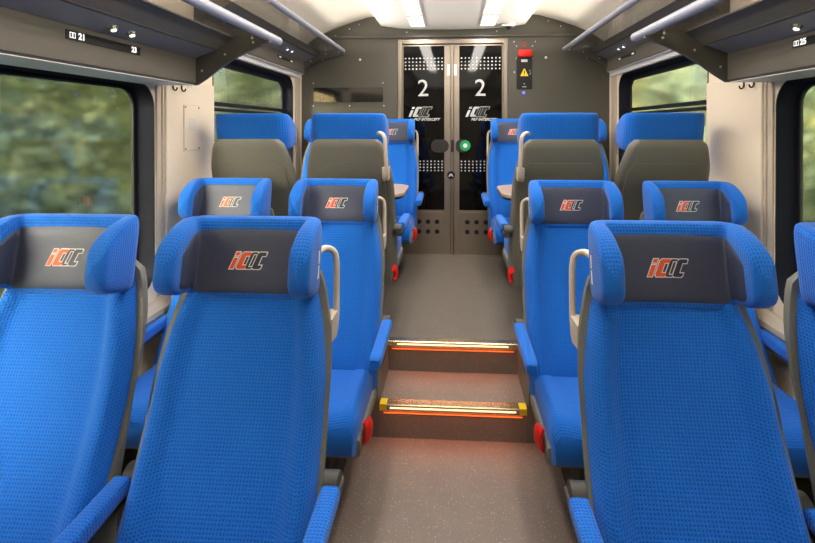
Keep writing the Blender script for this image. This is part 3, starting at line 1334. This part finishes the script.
def make_rack(sx, low):
    if low:
        y0, y1 = YB + .02, 2.075
        ww, pb = WX - .002, 1.700
        px, pt = 1.200, 1.826
        ex, ez = 1.100, 1.862
        fx, fz = 1.020, 1.918
        tx, tz, tr = .860, 1.925, .021
        ty1 = 2.235
    else:
        y0, y1 = 2.40, 4.10
        ww, pb = WX - .002, 1.985
        px, pt = 1.345, 2.098
        ex, ez = 1.235, 2.143
        fx, fz = 1.190, 2.178
        tx, tz, tr = .985, 2.190, .020
        ty1 = 4.10
    r = empty('luggage_rack', (sx * ww, (y0 + y1) / 2, pb))
    oy = (y0 + y1) / 2
    side = 'left' if sx < 0 else 'right'
    tag(r, ('long dark luggage rack above the large %s window with aluminium rail' if low else
            'shorter higher luggage rack above the small %s window by the far wall') % side, 'luggage rack', 'luggage racks')

    def T(x, z):
        return (sx * (x - ww), z - pb)

    # dark box above the windows
    bm = bmesh.new()
    if low:
        poly = [T(ww, pb), T(px + .01, pb), T(px, pb + .008), T(px, pt), T(ex, ez), T(fx, fz), T(fx + .015, fz + .012), T(ww, fz + .012)]
    else:
        poly = [T(ww, pb), T(px + .008, pb), T(px, pb + .008), T(px, pt), T(ex, ez), T(fx, fz), T(fx + .012, fz + .010), T(ww, fz + .010)]
    prism(bm, poly, 'Y', y0 - oy, y1 - oy)
    body = finish('rack_body', bm, M['dark'], r)
    bm = bmesh.new()
    x0_, x1_ = T(px + .006, 0)[0], T(ww - .001, 0)[0]
    box(bm, *sorted((x0_, x1_)), y0 + .01 - oy, y1 - .004 - oy, -.004, -.0005, .001)
    finish('underside_trim', bm, M['header'], r)['label'] = 'light grey strip under the rack'
    # soffit liner and edge bead
    bm = bmesh.new()
    dx, dz = px - ex, ez - pt
    prism(bm, [T(px - .004, pt - .0005), T(ex + .004, ez - .0035), T(ex + .004, ez - .006), T(px - .004, pt - .004)], 'Y', y0 + .01 - oy, y1 - .01 - oy)
    finish('soffit', bm, M['dark_blue'], r)
    bm = bmesh.new()
    tube(bm, [(T(ex, ez)[0], y0 - oy, T(ex, ez)[1]), (T(ex, ez)[0], y1 - oy, T(ex, ez)[1])], .005, 8)
    finish('edge_bead', bm, M['joint'], r, smooth=True)
    # glass shelf
    bm = bmesh.new()
    prism(bm, [T(fx + .005, fz - .001), T(tx + .01, tz - .004), T(tx + .01, tz + .002), T(fx + .005, fz + .006)], 'Y', y0 - oy, y1 - oy)
    finish('glass_shelf', bm, M['shelf_glass'], r)
    # rail
    bm = bmesh.new()
    cx_, cz_ = T(tx, tz)
    pts = [(cx_, y0 - oy, cz_), (cx_, ty1 - tr - oy, cz_)]
    rr = [tr, tr]
    for k in range(1, 7):
        a = k / 6 * pi / 2
        pts.append((cx_, ty1 - tr - oy + tr * sin(a), cz_))
        rr.append(max(tr * cos(a), .001))
    tube(bm, pts, rr, 20)
    finish('rail', bm, M['alu_blue'], r, smooth=50)
    # curved end bracket
    for yb_ in ((y1,) if low else (y1 - .03,)):
        bm = bmesh.new()
        if low:
            pl = [(ww, pb - .001), (px, pb - .001), (1.155, 1.728), (1.09, 1.775), (1.02, 1.820), (.95, 1.855), (.89, 1.880), (.850, 1.896), (.845, 1.935), (.90, 1.950), (.99, 1.955), (1.10, 1.965), (ww, 1.99)]
        else:
            pl = [(ww, 1.990), (1.355, 2.005), (1.30, 2.055), (1.24, 2.09), (1.17, 2.115), (1.08, 2.135), (.975, 2.165), (.975, 2.20), (1.06, 2.21), (1.16, 2.22), (ww, 2.24)]
        prism(bm, [T(*p) for p in pl], 'Y', yb_ - oy, yb_ + .022 - oy)
        br = finish('end_bracket', bm, M['dark2'], r)
        for bx_, bz_ in (((1.17, 1.765), (1.06, 1.84), (.93, 1.915), (.925, 1.895)) if low else ((1.28, 2.10), (1.14, 2.16), (1.02, 2.18))):
            bm = bmesh.new()
            tx_, tz_ = T(bx_, bz_)
            dome(bm, (tx_, yb_ - oy, tz_), .006, (0, -1, 0), 10, 3, .5)
            finish('bolt', bm, M['screw'], br)
    # reading lights in the soffit
    mx, mz = (px + ex) / 2, (pt + ez) / 2 - .002
    nrm = Vector((-sx * dz, 0, -dx)).normalized()
    ys_ = ((1.485, 1.575) if sx < 0 else (1.50, 1.60)) if low else ((3.50, 3.60) if sx < 0 else (3.53, 3.63))
    for yl in ys_:
        bm = bmesh.new()
        p = Vector((T(mx, mz)[0], yl - oy, T(mx, mz)[1]))
        bmesh.ops.create_cone(bm, cap_ends=True, segments=20, radius1=.020, radius2=.011, depth=.016,
                              matrix=Matrix.Translation(p + nrm * .006) @ nrm.to_track_quat('Z', 'Y').to_matrix().to_4x4())
        rl = finish('reading_light', bm, M['chrome'], r, smooth=30)
        bm = bmesh.new()
        bmesh.ops.create_cone(bm, cap_ends=True, segments=16, radius1=.009, radius2=.008, depth=.003,
                              matrix=Matrix.Translation(p + nrm * .0155) @ nrm.to_track_quat('Z', 'Y').to_matrix().to_4x4())
        finish('lens', bm, M['reading'], rl)
    # seat number display on the vertical panel
    if low:
        da, db, za, zb = (1.352, 1.690, 1.776, 1.806) if sx < 0 else (1.34, 1.690, 1.779, 1.808)
    else:
        da, db, za, zb = (3.45, 3.80, 2.04, 2.062) if sx < 0 else (3.45, 3.82, 2.04, 2.062)
    xf = T(px, 0)[0]
    bm = bmesh.new()
    box(bm, *sorted((xf, xf - sx * .003)), da - oy, db - oy, za - pb, zb - pb, .0008)
    disp = finish('number_display', bm, M['black'], r)
    if low:
        words = [('21', 1.412), ('23', 1.655)] if sx < 0 else [('25', 1.640)]
        # digits, plus the small seat pictogram outline before the first of them
        for w_, yy in words:
            bm = text_bm(w_, .028, 0, .0003, .0012)
            rot = Matrix(((0, 0, 1 if sx < 0 else -1, 0), (1 if sx < 0 else -1, 0, 0, 0), (0, 1, 0, 0), (0, 0, 0, 1)))
            bm.transform(Matrix.Translation((xf - sx * .0036, yy - oy, (za + zb) / 2 - pb)) @ rot)
            finish('digits', bm, M['label_white'], disp)
        bm = bmesh.new()
        yi = 1.376 if sx < 0 else 1.672
        h = .009
        for (a, b, c, d) in ((-.011, .011, h - .002, h), (-.011, .011, -h, -h + .002), (-.011, -.009, -h, h), (.009, .011, -h, h), (-.002, .002, -h, h)):
            box(bm, *sorted((xf - sx * .003, xf - sx * .0038)), yi + a - oy, yi + b - oy, (za + zb) / 2 + c - pb, (za + zb) / 2 + d - pb)
        finish('pictogram', bm, M['label_white'], disp)
    else:
        bm = bmesh.new()
        for yy in (da + .05, db - .05):
            box(bm, *sorted((xf - sx * .003, xf - sx * .0038)), yy - .02 - oy, yy + .02 - oy, za + .006 - pb, zb - .006 - pb)
        finish('digits', bm, M['label_white'], disp)
    # coat hooks below the end of the low racks
    if low:
        for yh in (2.19, 2.262):
            bm = bmesh.new()
            hx = ww - .016
            hz = 1.704 - pb
            pts = smooth_path([(T(hx, 0)[0], yh - oy, hz + .012), (T(hx, 0)[0], yh - oy, hz - .006), (T(hx - .006, 0)[0], yh - oy, hz - .018), (T(hx - .016, 0)[0], yh - oy, hz - .018), (T(hx - .021, 0)[0], yh - oy, hz - .006)], 4)
            tube(bm, pts, .0038, 8)
            hk = finish('coat_hook', bm, M['black'], None, smooth=50)
            hk.location = r.location
            tag(hk, '%s black coat hook on the top of the %s cream pillar' % ('nearer' if yh < 2.2 else 'farther', side), 'coat hook', 'coat hooks')
    return r


for sx in (-1, 1):
    make_rack(sx, True)
    make_rack(sx, False)

# ------------------------------------------------------------------ ceiling luminaires
for sx in (-1, 1):
    for a, b, nm in ((3.68, 4.03, 0), (2.30, 3.61, 1), (.92, 2.23, 2)):
        t = empty('ceiling_light', (sx * .305, (a + b) / 2, 2.397))
        tag(t, 'flat white ceiling lamp %s on the %s' % (('nearest the far wall', 'cut by the top edge of the picture', 'above the front seats out of view')[nm], 'left' if sx < 0 else 'right'), 'ceiling light', 'ceiling lights')
        bm = bmesh.new()
        box(bm, -.066, .066, -(b - a) / 2, (b - a) / 2, -.006, 0.003, .002)
        finish('frame', bm, M['ceiling'], t)
        bm = bmesh.new()
        box(bm, -.058, .058, -(b - a) / 2 + .008, (b - a) / 2 - .008, -.0085, -.006, .001)
        finish('diffuser', bm, M['lamp'], t)

# security camera at the end of the white ceiling panel
t = empty('security_camera', (.49, 4.05, 2.409))
tag(t, 'white dome security camera with black eye above the doors', 'camera')
bm = bmesh.new()
cyl(bm, (0, 0, -.012), .052, 'Z', .028, 28, r2=.060)
finish('housing', bm, M['white'], t, smooth=40)
bm = bmesh.new()
dome(bm, (0, 0, -.024), .030, (0, 0, -1), 20, 6, .9)
finish('lens_dome', bm, M['black'], t, smooth='all')

# ------------------------------------------------------------------ end wall fittings
bm = bmesh.new()
loft(bm, [[(x, y, z) for x, z in rrect(-1.284, -.638, 1.734, 1.868, .01, 3)] for y in (YE, YE - .008)])
o = finish('information_display', bm, M['screen'])
tag(o, 'long dark glass display panel on the far wall left of the doors', 'display')
t = empty('emergency_panel', (.646, YE, 1.845))
tag(t, 'black emergency brake panel with red handle and yellow warning triangle right of the doors', 'emergency panel')
bm = bmesh.new()
box(bm, -.069, .069, -.008, 0, 0, .285, .003)
finish('back_plate', bm, M['black'], t)
bm = bmesh.new()
box(bm, -.058, .066, -.045, -.006, .285, .355, .012)
finish('brake_handle', bm, M['red'], t, smooth=30)['label'] = 'red brake handle'
bm = bmesh.new()
box(bm, -.028, .028, -.010, -.008, .245, .268)
finish('white_label', bm, M['white'], t)
bm = bmesh.new()
prism(bm, [(-.036, .118), (.036, .118), (.004, .184), (-.004, .184)], 'Y', -.0105, -.008)
s = finish('warning_triangle', bm, M['yellow'], t)
bm = bmesh.new()
prism(bm, [(-.004, .136), (.004, .136), (.005, .165), (-.005, .165)], 'Y', -.0112, -.0105)
prism(bm, [(-.004, .125), (.004, .125), (.004, .131), (-.004, .131)], 'Y', -.0112, -.0105)
finish('exclamation_mark', bm, M['black'], s)
bm = bmesh.new()
for (a, b, z) in ((-.006, .006, .045), (-.018, .018, .018), (.044, .052, .165), (.052, .058, .150), (.046, .056, .135)):
    box(bm, a, b, -.0095, -.008, z, z + .006)
finish('markings', bm, M['silver'], t)
bm = bmesh.new()
n = 24
ring_pts = [[(cos(2 * pi * k / n) * rr - .004, yy, .405 + sin(2 * pi * k / n) * rr * .85) for k in range(n)] for rr, yy in ((.020, 0), (.020, -.002), (.013, -.002), (.013, 0))]
loft(bm, ring_pts, False)
finish('ring_symbol', bm, M['red'], t)
bm = bmesh.new()
dome(bm, (-.004, 0, -.032), .013, (0, -1, 0), 16, 4, .5)
finish('indicator', bm, M['led_blue'], t)['label'] = 'blue indicator light'

for (x, z, r_, w_) in ((.84, 2.13, .012, 'larger white stud on the far wall right of the emergency panel'), (-.852, 2.125, .011, 'larger white stud on the far wall left of the doors')):
    bm = bmesh.new()
    dome(bm, (0, 0, 0), r_, (0, -1, 0), 14, 4, .5)
    o = finish('wall_stud', bm, M['white'])
    o.location = (x, YE, z)
    tag(o, w_, 'stud')
SCR = [(.50 + .055, 2.275), (.745, 2.275), (.578, 2.235), (.72, 2.235), (.578, 2.125), (.72, 2.125), (.558, 2.0), (-1.29, 1.91), (-.64, 1.91), (-1.29, 1.70), (-.63, 1.70), (-.95, 1.70),
       (-.42, 2.372), (.40, 2.372), (-.95, 2.41), (-1.08, 2.35), (.97, 2.41), (.86, 2.46), (-.86, 2.45), (-1.2, 2.12), (1.2, 2.12)]
SCL = ['upper left screw head of the four above the red handle', 'upper right screw head of the four above the red handle',
       'lower left screw head of the four above the red handle', 'lower right screw head of the four above the red handle',
       'screw head at the top left corner of the black emergency panel', 'screw head at the top right corner of the black emergency panel',
       'screw head left of the yellow warning triangle', 'screw head above the left end of the dark display panel',
       'screw head above the right end of the dark display panel', 'screw head below the left end of the dark display panel',
       'screw head below the right end of the dark display panel', 'screw head below the middle of the dark display panel',
       'screw head over the top left corner of the door frame', 'screw head over the top right corner of the door frame',
       'middle screw head under the left ceiling curve', 'outer screw head under the left ceiling curve',
       'outer screw head under the right ceiling curve', 'inner screw head under the right ceiling curve',
       'inner screw head under the left ceiling curve', 'screw head on the far wall beside the left rack bracket',
       'screw head on the far wall beside the right rack bracket']
for i, (x, z) in enumerate(SCR):
    bm = bmesh.new()
    dome(bm, (0, 0, 0), .0065, (0, -1, 0), 8, 3, .5)
    o = finish('screw', bm, M['screw'])
    o.location = (x, YE, z)
    tag(o, SCL[i], 'screw', 'screw heads on the far wall')

# framed plate with grey grille label on the left pillar
t = empty('wall_plate', (-(WX - .014), 2.358, 1.376))
tag(t, 'cream cover plate with grey grille label and corner screws on the left pillar', 'cover plate')
bm = bmesh.new()
box(bm, 0, .002, -.076, .076, 0, .242, .0008)
finish('plate_edge', bm, M['cream_trim'], t)
bm = bmesh.new()
box(bm, .001, .0035, -.073, .073, .003, .239, .001)
finish('plate', bm, M['cream'], t)
bm = bmesh.new()
for i in range(6):
    box(bm, .0035, .0042, -.030, .034, .108 + i * .011, .115 + i * .011)
finish('grille_label', bm, M['header'], t)
for yy in (-.062, .062):
    for zz in (.012, .230):
        bm = bmesh.new()
        dome(bm, (.0035, yy, zz), .005, (1, 0, 0), 8, 3, .5)
        finish('plate_screw', bm, M['joint'], t)
bm = bmesh.new()
box(bm, 0, .002, -.02, .02, -.006, .006)
o = finish('small_label', bm, M['header'])
o.location = (-(WX - .014), 2.335, 1.715)
tag(o, 'tiny grey label beside the coat hooks on the left pillar', 'label')

# ------------------------------------------------------------------ outside: ground and trees
bm = bmesh.new()
box(bm, -40, 40, -30, 40, -1.6, -1.5)
struct('ground', bm, M['grass'])


def make_tree(x, y, h, w, m, seed, label):
    rnd = random.Random(seed)
    t = empty('tree', (x, y, -1.5))
    tag(t, label, 'tree', 'trees outside the windows')
    bm = bmesh.new()
    pts = smooth_path([(0, 0, -.02), (.1, .05, h * .3), (-.05, 0, h * .6), (.05, .1, h * .85)], 5)
    tube(bm, pts, [.18 - .12 * i / len(pts) for i in range(len(pts))], 8)
    finish('trunk', bm, M['bark'], t, smooth=60)
    bm = bmesh.new()
    cl = []
    for i in range(34):
        a = rnd.uniform(0, 2 * pi)
        r = w * math.sqrt(rnd.random()) * .75
        cl.append((r * cos(a), r * sin(a), h * rnd.uniform(.08, .95), rnd.uniform(.45, .95)))
    for cx_, cy_, cz_, cr in cl:
        for j in range(150):
            v = Vector((rnd.gauss(0, 1), rnd.gauss(0, 1), rnd.gauss(0, 1))).normalized() * cr * rnd.uniform(.55, 1.0)
            p = Vector((cx_, cy_, cz_)) + v
            if p.z < 0:
                continue
            s = rnd.uniform(.07, .15)
            u = Vector((rnd.gauss(0, 1), rnd.gauss(0, 1), rnd.gauss(0, 1))).normalized()
            q = u.cross(v).normalized()
            bm.faces.new([bm.verts.new(p + u * s), bm.verts.new(p + q * s * .6), bm.verts.new(p - u * s), bm.verts.new(p - q * s * .6)])
    finish('crown', bm, m, t)


n_ = 0
for sx in (-1, 1):
    spots = [(5.2, 1.2), (5.6, 4.9), (5.2, 8.6), (8.9, 2.4), (9.3, 6.9), (8.8, 10.6), (9.0, 14.6), (12.8, 8.6), (13.0, 12.6), (12.6, 16.6), (5.4, 12.6), (16.5, 14.5)]
    where = ['nearest to the carriage beside the large window', 'second along the near row', 'third along the near row',
             'first along the middle row', 'second along the middle row', 'third along the middle row', 'last along the middle row',
             'first along the back row', 'second along the back row', 'last along the back row', 'last along the near row', 'farthest of all, behind the back row']
    for i, (x, y) in enumerate(spots):
        m_, kind = [(M['leaf1'], 'green tree'), (M['leaf2'], 'yellowing tree'), (M['leaf3'], 'dull green tree')][(i + (1 if sx < 0 else 0)) % 3]
        make_tree(sx * x, y, 5.2 + (i % 3) * .9, 1.9, m_, 100 + n_, '%s outside the %s windows, %s' % (kind, 'left' if sx < 0 else 'right', where[i]))
        n_ += 1
